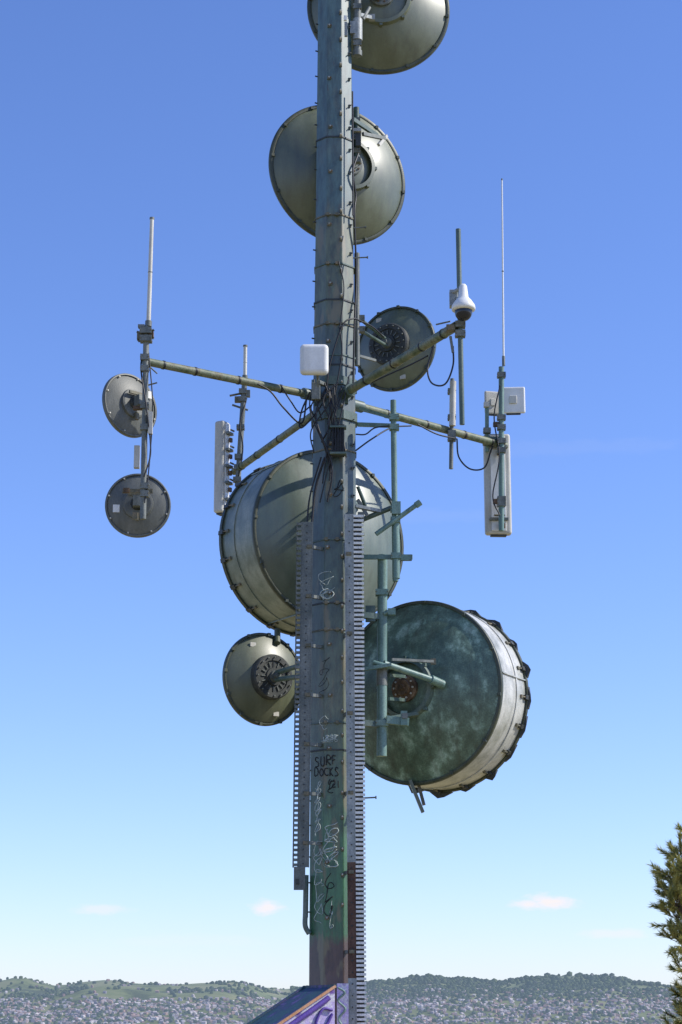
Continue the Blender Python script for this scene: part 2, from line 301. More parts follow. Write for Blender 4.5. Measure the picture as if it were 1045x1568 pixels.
# ------------------------------------------------------------------ dishes
def dish(name,u,v,Y,D,yaw,back,hub,depth=.20,drum=0,shroud=None,lip=.045,pitch=0,hubr=.33,flaps=0,nclamp=16,collar=None):
    c=P(u,v,Y); e=empty(name,c); R=D/2; dp=depth*D; collar=collar or back
    ax=Vector((math.sin(yaw)*math.cos(pitch),math.cos(yaw)*math.cos(pitch),math.sin(pitch))); X,Yb,A=basis(ax)
    g=G(); n=22
    prof=[(-dp+dp*(i/n)**2,R*i/n) for i in range(n+1)]
    g.rev(c,A,prof,back,96)
    inner=[(-dp+.02+dp*(i/n)**2,(R-.005)*i/n) for i in range(n,-1,-1)]
    g.rev(c,A,inner,back,96)
    g.obj("reflector",e)
    g=G()
    g.rev(c,A,[(-.03,R-.02),(-.035,R+lip*.6),(-.01,R+lip),(.03,R+lip),(.035,R-.01)],RIM if drum or D>1.2 else back,96)
    if D<1.2:
        for i in range(8):
            t=i*math.pi/4+.3; q=c+(X*math.cos(t)+Yb*math.sin(t))*(R-.03); g.tube(q-A*.05,q+A*.02,.013,CREAM,n=6)
    else:
        for i in range(12):
            t=i*math.pi/6+.1; q=c+(X*math.cos(t)+Yb*math.sin(t))*(R-.0); g.box(q-A*.03,(.05,.05,.05),RIM,Matrix((X,A,Yb)).transposed())
    g.obj("rim",e)
    if drum:
        g=G(); R2=R+.015; k=8
        g.rev(c,A,[(.03,R2)]+[(.03+(drum-.03)*i/k,R2+.004*(i%2)) for i in range(1,k)]+[(drum,R2)],shroud,96)
        g.rev(c,A,[(drum*.62-.02,R2),(drum*.62-.02,R2+.018),(drum*.62+.02,R2+.018),(drum*.62+.02,R2)],shroud,96,False)
        for i in range(3):
            t=.9+i*2.1; o=X*math.cos(t)+Yb*math.sin(t); g.beam(c+A*.04+o*(R2+.004),c+A*(drum-.01)+o*(R2+.004),.05,.02,shroud)
        g.rev(c,A,[(drum-.01,R2),(drum-.01,R2+.035),(drum+.05,R2+.04),(drum+.05,R2-.02)],RIM,96,False)
        g.obj("shroud",e)
        g=G(); g.rev(c,A,[(drum+.04,R2)]+[(drum+.04+.16*(1-(1-i/8)**2),R2*(1-i/8)) for i in range(1,9)],CREAM,64); g.obj("radome",e)
        g=G(); rr=random.Random(5)
        nf=nclamp
        for i in range(nf):
            t=2*math.pi*i/nf+.05; o=X*math.cos(t)+Yb*math.sin(t); T=(-X*math.sin(t)+Yb*math.cos(t)).normalized()
            M=Matrix((T,A,o)).transposed()
            g.box(c+A*(drum-.02)+o*(R2+.03),(.07,.14,.05),DARK,M)
            g.beam(c+A*(drum*.80)+o*(R2+.02),c+A*(drum)+o*(R2+.045),.02,.02,BRK)
            g.box(c+A*(drum*.80)+o*(R2+.015),(.05,.05,.03),BRK,M)
            if flaps:
                w=rr.uniform(.12,.20); h=rr.uniform(.05,.11)
                b=c+A*(drum+.03)+o*(R2+.03)
                vs=[b-T*w-A*.02,b+T*w-A*.02,b+T*w*.3+o*h,b-T*w*.3+o*h*.8,b-T*w+A*.06,b+T*w+A*.06]
                g.add(vs,[(0,1,2,3),(3,2,5,4),(0,3,4),(1,5,2)],DARK)
        g.obj("radome_clamps",e)
    g=G(); V=c-A*dp
    if hub=='ring':
        rh=hubr; tt=-dp+dp*(rh/R)**2
        g.rev(c,A,[(tt+.02,rh+.02),(tt-.09,rh)],collar,64)
        g.rev(c,A,[(tt-.09,rh),(tt-.10,rh-.06)],collar,64,False)
        g.rev(c,A,[(tt-.10,rh-.06),(tt-.02,rh-.07)],RIM,64)
        g.rev(c,A,[(-dp+.03,.22),(-dp-.05,.22),(-dp-.06,.20),(-dp-.06,.13),(-dp-.12,.12),(-dp-.12,.05),(-dp-.16,.04),(-dp-.16,0)],GALVD if not drum else RUST,32,False)
        for i in range(10):
            t=i*math.pi/5; o=X*math.cos(t)+Yb*math.sin(t); g.tube(c+A*(-dp-.08)+o*.165,c+A*(-dp-.04)+o*.165,.016,CREAM if drum else RUST,n=6)
        for i in range(8):
            t=i*math.pi/4; o=X*math.cos(t)+Yb*math.sin(t); g.box(c+A*(tt-.03)+o*(rh+.02),(.05,.10,.05),collar,Matrix((X,A,Yb)).transposed())
    elif hub=='plate':
        rh=hubr; t0=-dp-.05
        g.rev(c,A,[(t0+.16,rh*1.0),(t0,rh),(t0-.02,rh-.02),(t0-.02,rh*.72),(t0+.0,rh*.70),(t0+.0,rh*.4),(t0-.03,rh*.38),(t0-.03,rh*.3),(t0-.03,0)],HUBP,48,False)
        for i in range(16):
            t=i*math.pi/8; o=X*math.cos(t)+Yb*math.sin(t)
            g.beam(c+A*(t0-.012)+o*rh*.45,c+A*(t0-.012)+o*rh*.66,.012,.012,GALVD)
            g.tube(c+A*(t0-.05)+o*rh*.86,c+A*t0+o*rh*.86,.012,GALVD,n=6)
        g.rev(c,A,[(t0-.03,rh*.26),(t0-.08,rh*.24),(t0-.08,.05),(t0-.15,.05),(t0-.16,.0)],GALVD,20,False)
        g.tube(c+A*(t0-.08),c+A*(t0-.14)-Yb*.0,.035,WHITE,n=10)
        for i in range(2):
            t=1.1+i*3.3; q=c+(X*math.cos(t)+Yb*math.sin(t))*R*.8-A*dp*.38; g.box(q,(.10,.02,.07),CREAM,Matrix((X,A,Yb)).transposed())
    elif hub=='small':
        rh=hubr
        g.rev(c,A,[(-dp+.04,rh+.04),(-dp-.01,rh+.03),(-dp-.02,rh),(-dp-.02,rh*.55)],back,40,False)
        g.rev(c,A,[(-dp-.02,rh*.55),(-dp-.06,rh*.5),(-dp-.06,0)],HUBP,40,False)
        g.box(V-A*.12,(.13,.16,.16),GALVD,Matrix((X,A,Yb)).transposed())
        g.box(V-A*.07+Yb*.14,(.30,.03,.045),BRK,Matrix((X,A,Yb)).transposed())
        g.box(V-A*.05-Yb*.22,(.05,.05,.12),BRK,Matrix((X,A,Yb)).transposed())
        q=c-A*dp*.42+X*R*.66*(-1 if yaw<-.1 else 1)+Yb*R*(.45 if yaw<-.1 else -.15)
        g.box(q-A*.03,(.10,.008,.12),WHITE,Matrix((X,A,Yb)).transposed())
    g.obj("hub",e)
    if not drum and D>1.2:
        g=G(); g.tube(V,c+A*(.15*D),.025,GALVD); g.tube(c+A*(.13*D),c+A*(.17*D),.09,GALVD); g.obj("feed_horn",e)
    return e,c,A,X,Yb,dp,R
dA=dish("parabolic_dish_antenna",580,13,1.15,2.42,rad(-4),OLIVE,'ring',hubr=.52)
dB=dish("parabolic_dish_antenna",518,267,1.15,2.46,rad(-24),OLIVE,'ring',hubr=.46)
dC=dish("parabolic_dish_antenna",606,534,1.3,1.45,rad(28),OLIVE,'plate',hubr=.36,depth=.17,lip=.02)
dF=dish("parabolic_dish_antenna",404,1040,1.0,1.46,rad(-34),OLIVED,'plate',hubr=.36,depth=.17,lip=.02)
dG=dish("parabolic_dish_antenna",199,621,-1.25,1.0,rad(-44),GREY,'small',hubr=.2,depth=.12,lip=.01,pitch=rad(-4))
dH=dish("parabolic_dish_antenna",211.5,774,-1.15,.98,rad(-4),GREY,'small',hubr=.2,depth=.12,lip=.01)
dD=dish("drum_dish_antenna",505,822,1.35,2.88,rad(-33),DRUMB,'ring',depth=.15,drum=1.0,shroud=DRUMS,lip=.035,nclamp=20)
dE=dish("drum_dish_antenna",640,1060,1.0,2.90,rad(29),DRUMG,'ring',depth=.15,drum=.92,shroud=DRUMSW,lip=.035,hubr=.47,flaps=1,nclamp=20,collar=TEAL)
def brace(g,d,pole,dzs=(-.25,.25),m=TEAL,r=.04,both=True):
    _,c,A,X,Y_,dp,R=d; V=c-A*(dp*.95)
    for dz in dzs:
        if both:
            for sx in(-1,1): g.tube(V+X*sx*.3+Y_*dz,Vector((pole.x,pole.y,V.z+dz*.8)),r*.7,m,n=8)
            g.beam(V+X*-.36+Y_*dz-A*.02,V+X*.36+Y_*dz-A*.02,.06,.08,m)
        else: g.tube(V+Y_*dz*.4,Vector((pole.x,pole.y,V.z+dz*.8)),r,m,n=10)
        U(g,Vector((pole.x,pole.y,V.z+dz*.8)),0,GALVD,.08)
g=G()
g.tube(P(547.5,-80,-.1),P(547.5,84,-.1),.065,GALVD,n=16); g.tube(P(547.5,30,-.1),P(547.5,62,-.1),.085,GALV,n=16); g.tube(P(547.5,78,-.1),P(547.5,86,-.1),.08,GALVD,n=16)
U(g,P(547.5,68,-.1),0,GALVD,.08); U(g,P(547.5,12,-.1),0,GALVD,.08); g.box(P(541,44,-.12),(.10,.12,.22),GALV)
g.box(P(530,45,-.32),(.05,.06,.25),GALV); g.box(P(529,28,-.32),(.05,.05,.08),WHITE)
g.beam(P(549,22,-.05),P(572,28,.4),.05,.06,GALV); g.box(P(570,27,.35),(.10,.08,.10),GALV); g.tube(P(556,30,.0),P(566,12,.3),.03,GALVD)
brace(g,dA,P(547.5,20,-.1),both=False); g.obj("upper_dish_mount",tower)
g=G()
g.tube(P(546,165,0.15),P(546,245,0.15),.05,TEAL,n=12)
g.beam(P(541,183,-.15),P(578,208,.35),.05,.07,TEAL); g.beam(P(556,205,.0),P(590,212,.45),.05,.06,GALVD); g.beam(P(580,222,.3),P(592,208,.5),.05,.05,CREAM)
g.box(P(549,215,-.05),(.09,.1,.22),DARK); g.box(P(547,200,-.1),(.14,.1,.05),GALV)
for q in(186,232): U(g,P(546,q,.15),0,GALVD,.07)
brace(g,dB,P(546,210,.15),both=False); g.path([P(549,235,0),P(541,262,-.2),P(545,300,-.1),P(543,330,-.2),P(546,420,-.1),P(543,500,-.25),P(541,600,-.3)],.016,BLACK)
g.obj("middle_dish_mount",tower)
g=G(); brace(g,dC,P(552,510,.1),(-.12,.12),both=False,r=.03); g.tube(P(547,388,.05),P(547,560,.05),.045,GALVD); 
g.path([P(588,516,.6),P(570,500,.2),P(553,492,-.1),P(540,488,-.3),P(524,500,-.42),P(505,560,-.45),P(500,600,-.45)],.014,BLACK)
g.beam(P(550,545,.1),P(575,552,.5),.04,.04,GALVD); g.obj("small_dish_mount",tower)
g=G(); brace(g,dF,P(470,1030,.1),(-.12,.12),both=False); 
g.obj("lower_dish_mount",tower)
g=G(); brace(g,dD,Vector((TX,.42,0)),(-.5,.5),m=TEAL,r=.06); g.tube(P(425,965,1.2),P(425,985,1.0),.05,OLIVED)
g.obj("drum_mount",tower)
# ------------------------------------------------------------------ teal side poles (right)
sm=empty("dish_side_mast",P(585,1000,-.05)); g=G()
g.tube(P(586,850,-.05),P(585,1158,-.05),.077,TEALP,n=20)
g.tube(P(585,1020,-.05),P(585,1050,-.05),.085,GALVD,n=20)
for v in(908,1020,1108): U(g,P(585,v,-.05),0,TEALP,.11)
for v in(945,1110):
    g.beam(P(585,v,-.05),P(545,v-4,-.2),.09,.09,TEAL)
g.beam(P(555,1025,-.25),P(600,1018,-.3),.07,.05,TEALP)
g.tube(P(588,1016,-.18),P(668,1043,.25),.05,TEALP,n=12); g.tube(P(660,1040,.2),P(678,1048,.35),.07,TEALP,n=12)
g.tube(P(572,1014,-.25),P(600,1022,-.25),.035,TEALP,n=10)
g.beam(P(600,1010,-.15),P(664,1013,.2),.05,.04,GALVD); g.box(P(664,1013,.2),(.08,.05,.09),BRK)
g.beam(P(592,1102,-.15),P(626,1106,-.1),.09,.12,TEALP); g.box(P(619,1100,-.15),(.10,.10,.22),TEALP); g.box(P(620,1096,-.21),(.09,.02,.08),GALVD)
g.box(P(600,937,-.1),(.12,.1,.10),TEALP); g.tube(P(588,940,-.12),P(604,933,-.12),.03,TEALP)
g.beam(P(560,940,-.1),P(575,940,-.1),.08,.25,TEAL)
for dv in(-14,22): g.beam(P(596,1048+dv,-.02),P(620,1050+dv,.42),.04,.05,TEAL)
g.beam(P(590,1100,-.05),P(640,1092,.5),.04,.05,TEAL)
g.obj("pole_and_clamps",sm)
sm2=empty("dish_side_mast",P(603,760,-.2)); g=G()
g.tube(P(602.5,613,-.25),P(606,890,-.25),.046,TEALP,n=16)
g.tube(P(606,800,-.25),P(607,886,-.25),.06,TEALP,n=16)
g.tube(P(576,818,-.32),P(641,771,-.32),.038,TEALP,n=12); g.tube(P(637,774,-.32),P(644,769,-.32),.052,TEALP,n=12)
g.tube(P(545,800,-.1),P(606,775,-.25),.04,TEAL,n=10)
g.beam(P(545,853,-.1),P(632,853,-.22),.05,.07,TEALP); g.box(P(622,854,-.22),(.18,.08,.09),TEALP)
g.beam(P(548,650,.0),P(602,652,-.2),.06,.06,TEALP); g.beam(P(552,625,.1),P(600,640,-.2),.05,.05,TEALP)
for v in(640,655,780,797,852): U(g,P(603.5+(v-613)*.012,v,-.25),0,TEALP,.085)
g.box(P(607,778,-.33),(.14,.08,.20),TEALP)
g.tube(P(548,745,0),P(560,775,.1),.03,TEAL)
g.beam(P(545,775,-.3),P(583,783,-.2),.08,.05,GALV); g.beam(P(548,765,-.25),P(563,790,-.25),.06,.05,GALVD); g.box(P(553,792,-.4),(.10,.05,.16),GALVD)
g.obj("pole_and_clamps",sm2)
# ------------------------------------------------------------------ arms
z0=P(512,612,0).z
aL=PZ(231,555,z0); aUR=PZ(693,503,z0); aLL=PZ(362,720,z0); aR=PZ(767,681,z0)
hub=Vector((TX,0,z0))
def inward(a,d):
    w=(hub-a).normalized(); return hub-w*d
g=G()
for a,r in((aL,.062),(aUR,.07),(aLL,.062),(aR,.066)):
    s=inward(a,.25); ext=(a-s).normalized()*.12
    g.tube(s,a+ext,r,ARM,n=18)
    for q in(.25,.5,.75,.93):
        p=s.lerp(a,q); d=(a-s).normalized(); g.tube(p-d*.015,p+d*.015,r+.008,BLACK,n=14)
    d=(a-s).normalized(); g.tube(s,s+d*.35,r+.03,TEAL,n=14); g.beam(s+Vector((0,0,-.16)),s+Vector((0,0,.16)),.22,.18,TEAL)
g.obj("mounting_arms",tower)
e=empty("antenna_mast",aL); g=G(); Y=aL.y-.13
g.tube(P(224.5,500,Y),P(219.5,795,Y),.045,GALVD,n=14)
for v in(508,520): U(g,P(224,v,Y),0,GALVD,.10)
for v in(548,565,622,655,745,757): U(g,P(222,v,Y),0,GALVD,.07)
g.box(P(214,515,Y),(.07,.1,.12),BRK); g.box(P(232,512,Y),(.07,.10,.08),RUST); g.box(P(217,500,Y),(.1,.1,.04),GALVD)
g.tube(P(212,523,Y),P(236,505,Y),.02,BRK,n=8); g.tube(P(210,508,Y+.05),P(236,518,Y+.05),.02,GALVD,n=8)
g.tube(P(228,560,Y),P(241,572,Y),.012,GALVD,n=6); g.tube(P(226,590,Y),P(241,586,Y),.012,GALVD,n=6)
g.box(P(231,648,Y-.05),(.06,.08,.34),CREAM); g.box(P(211,625,Y),(.13,.08,.05),RUST); g.box(P(210,700,Y+.05),(.08,.10,.34),CREAM)
g.box(P(211,752,Y+.1),(.45,.04,.06),BRK); g.box(P(194,751,Y+.08),(.09,.04,.07),RUST); g.box(P(207,790,Y+.1),(.07,.04,.10),BRK)
g.path([P(226,530,Y),P(216,560,Y),P(224,620,Y-.1),P(231,690,Y-.05),P(221,730,Y-.1)],.012,BLACK)
g.path([P(228,540,Y),P(234,620,Y-.06),P(229,710,Y),P(222,770,Y-.06)],.010,BLACK)
g.obj("pole_and_clamps",e)
def whip(u0,v0,u1,v1,Y,r0,r1,m=WHITE,name="whip_antenna"):
    e=empty(name,P(u1,v1,Y)); g=G(); a,b=P(u1,v1,Y),P(u0,v0,Y)
    g.tube(a,b,r0,m,r1,n=12); g.tube(a,a.lerp(b,.05),r0*1.5,GALVD,n=12); g.tube(b,b+(b-a).normalized()*.03,r1*1.25,GALVD,n=10)
    g.tube(a.lerp(b,.5),a.lerp(b,.505),r0*1.08,GALVD,n=12)
    g.obj("radiator",e); return e
whip(233,336,227.5,500,Y,.034,.03,CREAM)
e=empty("antenna_mast",aLL); g=G(); Y=aLL.y-.14
g.tube(P(375.5,575,Y),P(364,745,Y),.05,GALVD,n=14)
for v in(600,612,655,700,716,735): U(g,P(374-(v-575)*.065,v,Y),0,GALVD,.08)
g.box(P(364,612,Y),(.10,.1,.10),BRK); g.box(P(380,603,Y),(.08,.1,.12),GALVD); g.tube(P(352,606,Y),P(382,600,Y),.02,BRK,n=8); g.tube(P(356,620,Y),P(380,628,Y),.02,GALVD,n=8)
g.path([P(378,610,Y),P(368,650,Y-.1),P(372,690,Y-.1),P(360,760,Y)],.014,BLACK)
g.obj("pole_and_clamps",e)
whip(376,531,375.5,580,Y,.034,.034,CREAM)
def panel(u,v,Y,w,d,h,yaw,name="panel_antenna",brk=2,m=CREAM,bev=.05,plate=WHITE,big=True):
    c=P(u,v,Y); e=empty(name,c); R=rotz(yaw); g=G()
    g.box(c,(w,d,h),m,R); g.obj("radome",e,bev,4)
    g=G(); bk=R@Vector((0,-d/2-.012,0)); g.box(c+bk,(w*.55 if big else w*.3,.025,h*(.94 if big else .3)),plate,R)
    for i in range(brk):
        zz=h*(-.36+.72*i/max(1,brk-1)); g.box(c+bk*1.4+Vector((0,0,zz)),(w*.7,.07,.05),GALVD,R); g.tube(c+bk+R@Vector((-w*.2,-.1,zz+.05)),c+bk+R@Vector((w*.2,-.1,zz+.05)),.018,BRK,n=8)
        if big: g.box(c+bk*1.2+R@Vector((w*.1,-.03,zz-.12)),(w*.25,.05,.08),RUST,R)
    g.box(c+Vector((0,0,-h/2-.01)),(w*.6,d*.6,.03),DARK,R)
    g.obj("back_brackets",e,.006,1); return e
panel(340,716,aLL.y-.05,.26,.20,1.72,rad(62),brk=5)
e=empty("antenna_mast",aUR); g=G(); Y=aUR.y-.12
g.tube(P(702,351,Y),P(708,650,Y),.037,TEAL,n=14)
for v in(498,512,462): U(g,P(705,v,Y),0,GALVD,.08)
g.box(P(690,503,Y),(.12,.14,.08),BRK); g.tube(P(668,497,Y+.2),P(690,492,Y+.1),.012,GALVD,n=6); g.tube(P(690,515,Y),P(694,540,Y),.02,GALVD,n=8)
g.path([P(694,530,Y),P(694,560,Y),P(682,588,Y),P(662,587,Y+.3),P(655,565,Y+.6),P(664,530,Y+.6)],.013,BLACK)
g.obj("pole_and_clamps",e)
c=P(710,470,Y-.25); e=empty("security_camera",c); g=G()
g.rev(c,(0,0,1),[(.34,0.0),(.34,.035),(.31,.055),(.14,.075),(.09,.12),(.02,.165),(-.02,.172),(-.05,.165),(-.06,.12),(-.06,.0)],WHITE,32)
g.obj("housing",e); g=G(); g.rev(c,(0,0,1),[(-.055,.125)]+[(-.08-.13*math.sin(q),.125*math.cos(q)) for q in [i*math.pi/16 for i in range(9)]],GLASS,32); g.obj("dome",e)
g=G(); g.box(P(695,458,Y),(.12,.14,.25),GALV); g.tube(P(694,448,Y-.05),P(708,440,Y-.2),.03,GALV); g.box(P(701,462,Y-.1),(.05,.2,.08),GALV); g.obj("bracket",e,.01)
Ym=hub.lerp(aR,.68).y-.13
e=empty("tubular_antenna",P(692,660,Ym)); g=G()
g.tube(P(694,584,Ym-.05),P(693,652,Ym-.05),.055,CREAM,.055,n=16); g.tube(P(693,580,Ym),P(691,718,Ym),.035,GALVD,n=12)
for v in(600,640,664,672): U(g,P(692,v,Ym),0,GALVD,.075)
g.obj("antenna_and_pole",e)
e=empty("antenna_mast",aR); g=G(); Y=aR.y-.14
g.tube(P(768,562,Y),P(768,813,Y),.047,TEALP,n=14)
for v in(575,640,655,676,690,765,772): U(g,P(768,v,Y),0,GALVD,.08)
g.tube(P(746,622,Y+.05),P(746,692,Y+.05),.035,TEALP,n=10); g.box(P(745,620,Y),(.09,.09,.08),CREAM); U(g,P(746,678,Y),0,GALVD,.08); U(g,P(746,660,Y),0,GALVD,.07)
for v in(650,768): g.box(P(760,v,Y-.02),(.10,.1,.07),RUST)
g.path([P(700,672,Y),P(703,700,Y),P(720,718,Y),P(742,716,Y),P(752,690,Y),P(760,672,Y)],.014,BLACK)
g.path([P(766,590,Y-.06),P(757,640,Y-.05),P(765,700,Y-.08),P(755,760,Y-.05),P(766,790,Y-.1)],.012,BLACK)
g.beam(P(735,672,Y+.05),P(770,672,Y),.05,.08,TEAL)
g.obj("pole_and_clamps",e)
whip(769,276,771.5,560,Y-.02,.018,.012,WHITE)
panel(762,742,aR.y+.14,.46,.17,1.80,rad(3),brk=2)
panel(786,613,aR.y+.06,.42,.06,.48,rad(-4),name="flat_panel_antenna",brk=0,m=WHITE,bev=.028,plate=CREAM,big=False)
panel(754,617,aR.y+.22,.28,.06,.42,rad(14),name="flat_panel_antenna",brk=0,m=CREAM,bev=.028,plate=CREAM,big=False)
c=P(481.5,551,-.75); e=empty("flat_panel_antenna",c); g=G(); g.box(c,(.45,.16,.50),WHITE); g.obj("radome",e,.07,5)
g=G(); g.tube(c+Vector((.05,.05,-.2)),P(488,600,-.55),.025,GALVD); g.beam(P(488,585,-.65),P(500,590,-.35),.06,.06,GALVD); g.box(P(484,600,-.55),(.14,.12,.28),GALVD); g.obj("bracket",e,.01)
c=P(518,675,-.48); e=empty("radio_unit",c); g=G(); g.box(c,(.20,.14,.50),DARK)
for i in range(5): g.box(c+Vector((-.08+.04*i,-.09,0)),(.012,.05,.46),BLACK)
g.box(c+Vector((0,-.05,-.23)),(.26,.16,.03),TEAL); g.box(c+Vector((0,-.05,.20)),(.26,.16,.03),TEAL); g.obj("case_and_fins",e)
g=G(); rr=random.Random(11)
for i in range(13):
    a=P(500+rr.uniform(-22,35),585+rr.uniform(-10,25),-.5); b=P(495+rr.uniform(-15,40),690+rr.uniform(-50,80),-.47)
    g.path([a,a.lerp(b,.3)+Vector((rr.uniform(-.18,.15),-.08,.0)),a.lerp(b,.7)+Vector((rr.uniform(-.12,.1),-.06,0)),b],rr.choice((.011,.015)),BLACK)
g.path([P(500,610,-.5),P(478,640,-.5),P(460,655,-.45),P(462,630,-.4),P(475,600,-.5)],.014,BLACK)
g.path([P(395,588,-1),P(415,600,-.9),P(435,625,-.8),P(462,648,-.5),P(470,610,-.5)],.014,BLACK)
g.path([P(430,590,-.7),P(446,615,-.6),P(460,632,-.5),P(478,620,-.5)],.012,BLACK)
g.path([P(545,665,-.3),P(560,665,-.3),P(575,655,-.3),P(600,652,-.3)],.012,BLACK)
g.path([P(545,690,-.3),P(570,672,-.2),P(600,655,.3),P(630,652,.8)],.013,BLACK)
g.path([P(640,650,1),P(670,665,1.2),P(700,672,1.6)],.013,BLACK)
g.path([P(560,590,-.7),P(590,576,-1),P(630,558,-1.6),P(655,545,-2)],.013,BLACK)
g.path([P(498,700,-.45),P(484,745,-.4),P(478,800,-.42)],.02,BLACK); g.path([P(492,700,-.45),P(475,760,-.4),P(470,810,-.4)],.014,BLACK)
g.path([P(520,500,-.42),P(524,540,-.42),P(514,600,-.45)],.012,BLACK); g.path([P(519,400,-.38),P(527,440,-.38),P(521,500,-.42)],.010,BLACK)
g.tube(P(540,140,-.25),P(541,330,-.28),.014,BLACK,n=6)
g.obj("coax_cables",tower)
g=G()
p0=P(628,1195,1.0); p1=P(648,1244,1.0)
g.beam(p0,p1,.12,.05,OLIVE); g.beam(p0+Vector((.12,.1,.02)),p1+Vector((.02,.05,.12)),.05,.05,BRK); g.obj("lower_bracket",dE[0])
# ------------------------------------------------------------------ hut at the foot of the tower
HROOF=mat("hut_painted_roof",[(.015,.03,.05),(.03,.09,.10),(.03,.05,.11),(.13,.09,.26)],.6,scale=3,stretch=1)
HWALL=mat("hut_painted_wall",[(.60,.60,.64),(.45,.36,.66),(.62,.62,.66),(.16,.08,.36)],.7,scale=3.5,stretch=1,pos=[.3,.45,.53,.62])
ORNG=mat("orange_paint",[(.50,.22,.08),(.55,.32,.2)],.6)
A0=P(513,1510,-1.6); rd=Vector((-.43,.9,0)); sl=Vector((-.9,-.43,0)).normalized(); B0=A0+rd
drop=.60
def dn(p,t): return p+sl*t+Vector((0,0,-drop*t))
hut=empty("utility_hut",(A0.x-.8,A0.y,0)); g=G()
T=2.3; a1=dn(A0,T); b1=dn(B0,T); z=lambda p,h=0:Vector((p.x,p.y,h))
g.add([A0,B0,b1,a1],[(0,3,2,1)],HROOF); g.obj("roof",hut)
g=G(); k=Vector((0,0,-.03))
vs=[A0+k,B0+k,b1+k,a1+k,z(A0),z(B0),z(b1),z(a1)]
g.add(vs,[(0,4,7,3),(1,2,6,5),(0,1,5,4),(3,7,6,2)],HWALL); g.obj("walls",hut)
g=G(); nn=-rd.normalized()*.02
g.beam(A0+nn,a1+nn,.03,.035,ORNG); g.beam(B0-nn,b1-nn,.05,.05,HROOF); g.beam(A0+nn,B0,.05,.04,HROOF)
o=nn*1.2; q=lambda t,d:dn(A0,t)+o+Vector((0,0,-d))
VIOL=mat("violet_spray_paint",[(.08,.04,.28),(.14,.08,.36)],.6)
g.path([q(.1,.10),q(.3,.11),q(.6,.12),q(1.2,.14)],.04,VIOL)
g.path([q(.05,.3),q(.2,.2),q(.3,.35),q(.15,.45),q(.05,.35)],.02,VIOL)
g.obj("trim",hut)
dc=A0+sl*.55+nn*1.5; R=Matrix((sl,rd.normalized(),Vector((0,0,1)))).transposed()
hd=G(); hd.box(Vector((dc.x,dc.y,.60)),(.62,.03,1.15),HROOF,R); hd.box(Vector((dc.x,dc.y,.62))+nn*1.2+sl*.22,(.04,.04,.1),GALV,R); hd.obj("door",hut)
g=G()
pa=P(522,1540,-.62); g.box(Vector((pa.x+.03,-.62,1.05)),(.17,.06,2.1),HWALL)
g.path([P(518,1512,-.66),P(528,1520,-.66),P(518,1532,-.66),P(529,1545,-.66),P(519,1560,-.66),P(528,1575,-.66)],.016,TEALP)
g.obj("painted_plinth",tower)
# ------------------------------------------------------------------ terrain
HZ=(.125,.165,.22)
def fbm(x,y,s,o=4):
    return noise.fractal(Vector((x/s,y/s,3.7)),1.0,2.0,o)
def smooth(a,b,x):
    t=min(1,max(0,(x-a)/(b-a))); return t*t*(3-2*t)
def skyline(x,y):
    u=CX+x/(y+30.5)*F*1.0
    pts=[(-3000,1500),(-300,1505),(0,1506),(40,1498),(95,1510),(170,1501),(235,1509),(290,1508),(350,1505),(440,1514),(530,1511),(600,1503),(645,1497),(720,1502),(760,1505),(820,1500),(905,1500),(965,1509),(1045,1514),(1400,1500),(4000,1505)]
    v=1505
    for (a,b),(c,d) in zip(pts,pts[1:]):
        if a<=u<=c: v=b+(d-b)*smooth(0,1,(u-a)/(c-a))
    return (1560-v)/3247.
def H(x,y):
    r=math.hypot(x,y+5)
    h=-170*smooth(45,900,r)+ (1.5*fbm(x,y,60) if r>45 else 0)*smooth(45,120,r)
    if y>4000:
        w=smooth(-500,-200,x); RD=9600*(1-w)+10800*w
        top=skyline(x,RD if y>RD else y)*RD
        t=smooth(5200,RD,y)
        back=1-.5*smooth(RD,RD+3500,y)
        h+= t*(170+top)*back + 45*fbm(x,y,800,5)*smooth(5500,8000,y)*(1-smooth(RD-900,RD-100,y)) + 9*fbm(x,y,260,3)*smooth(5500,8000,y)
    if y<-600 or abs(x)>4500: h+=40*fbm(x,y,2500,3)*smooth(600,3000,r)
    return h
def lin(a,b,s):
    n=max(1,int(round(abs(b-a)/s))); return [a+(b-a)*i/n for i in range(n)]
xs=lin(-16000,-3000,900)+lin(-3000,-200,75)+lin(-200,-60,20)+lin(-60,60,6)+lin(60,200,20)+lin(200,3000,75)+lin(3000,16000,900)+[16000]
ys=lin(-12000,-600,900)+lin(-600,-60,60)+lin(-60,60,6)+lin(60,600,40)+lin(600,5000,250)+lin(5000,11400,75)+lin(11400,22000,900)+[22000]
V=[(x,y,H(x,y)) for y in ys for x in xs]; nx=len(xs)
Fs=[(j*nx+i,j*nx+i+1,(j+1)*nx+i+1,(j+1)*nx+i) for j in range(len(ys)-1) for i in range(nx-1)]
me=bpy.data.meshes.new("ground"); me.from_pydata(V,[],Fs); me.update(); me.polygons.foreach_set("use_smooth",[True]*len(Fs))
gm=bpy.data.materials.new("grassy_terrain"); gm.use_nodes=True; nt=gm.node_tree; N=nt.nodes; L=nt.links; b=N["Principled BSDF"]
geo=N.new("ShaderNodeNewGeometry"); sx=N.new("ShaderNodeSeparateXYZ"); L.new(geo.outputs["Position"],sx.inputs[0])
n1=N.new("ShaderNodeTexNoise"); n1.inputs["Scale"].default_value=.0045; n1.inputs["Detail"].default_value=9; n1.inputs["Roughness"].default_value=.62; L.new(geo.outputs["Position"],n1.inputs["Vector"])
r1=N.new("ShaderNodeValToRGB"); L.new(n1.outputs["Fac"],r1.inputs[0]); cr=r1.color_ramp
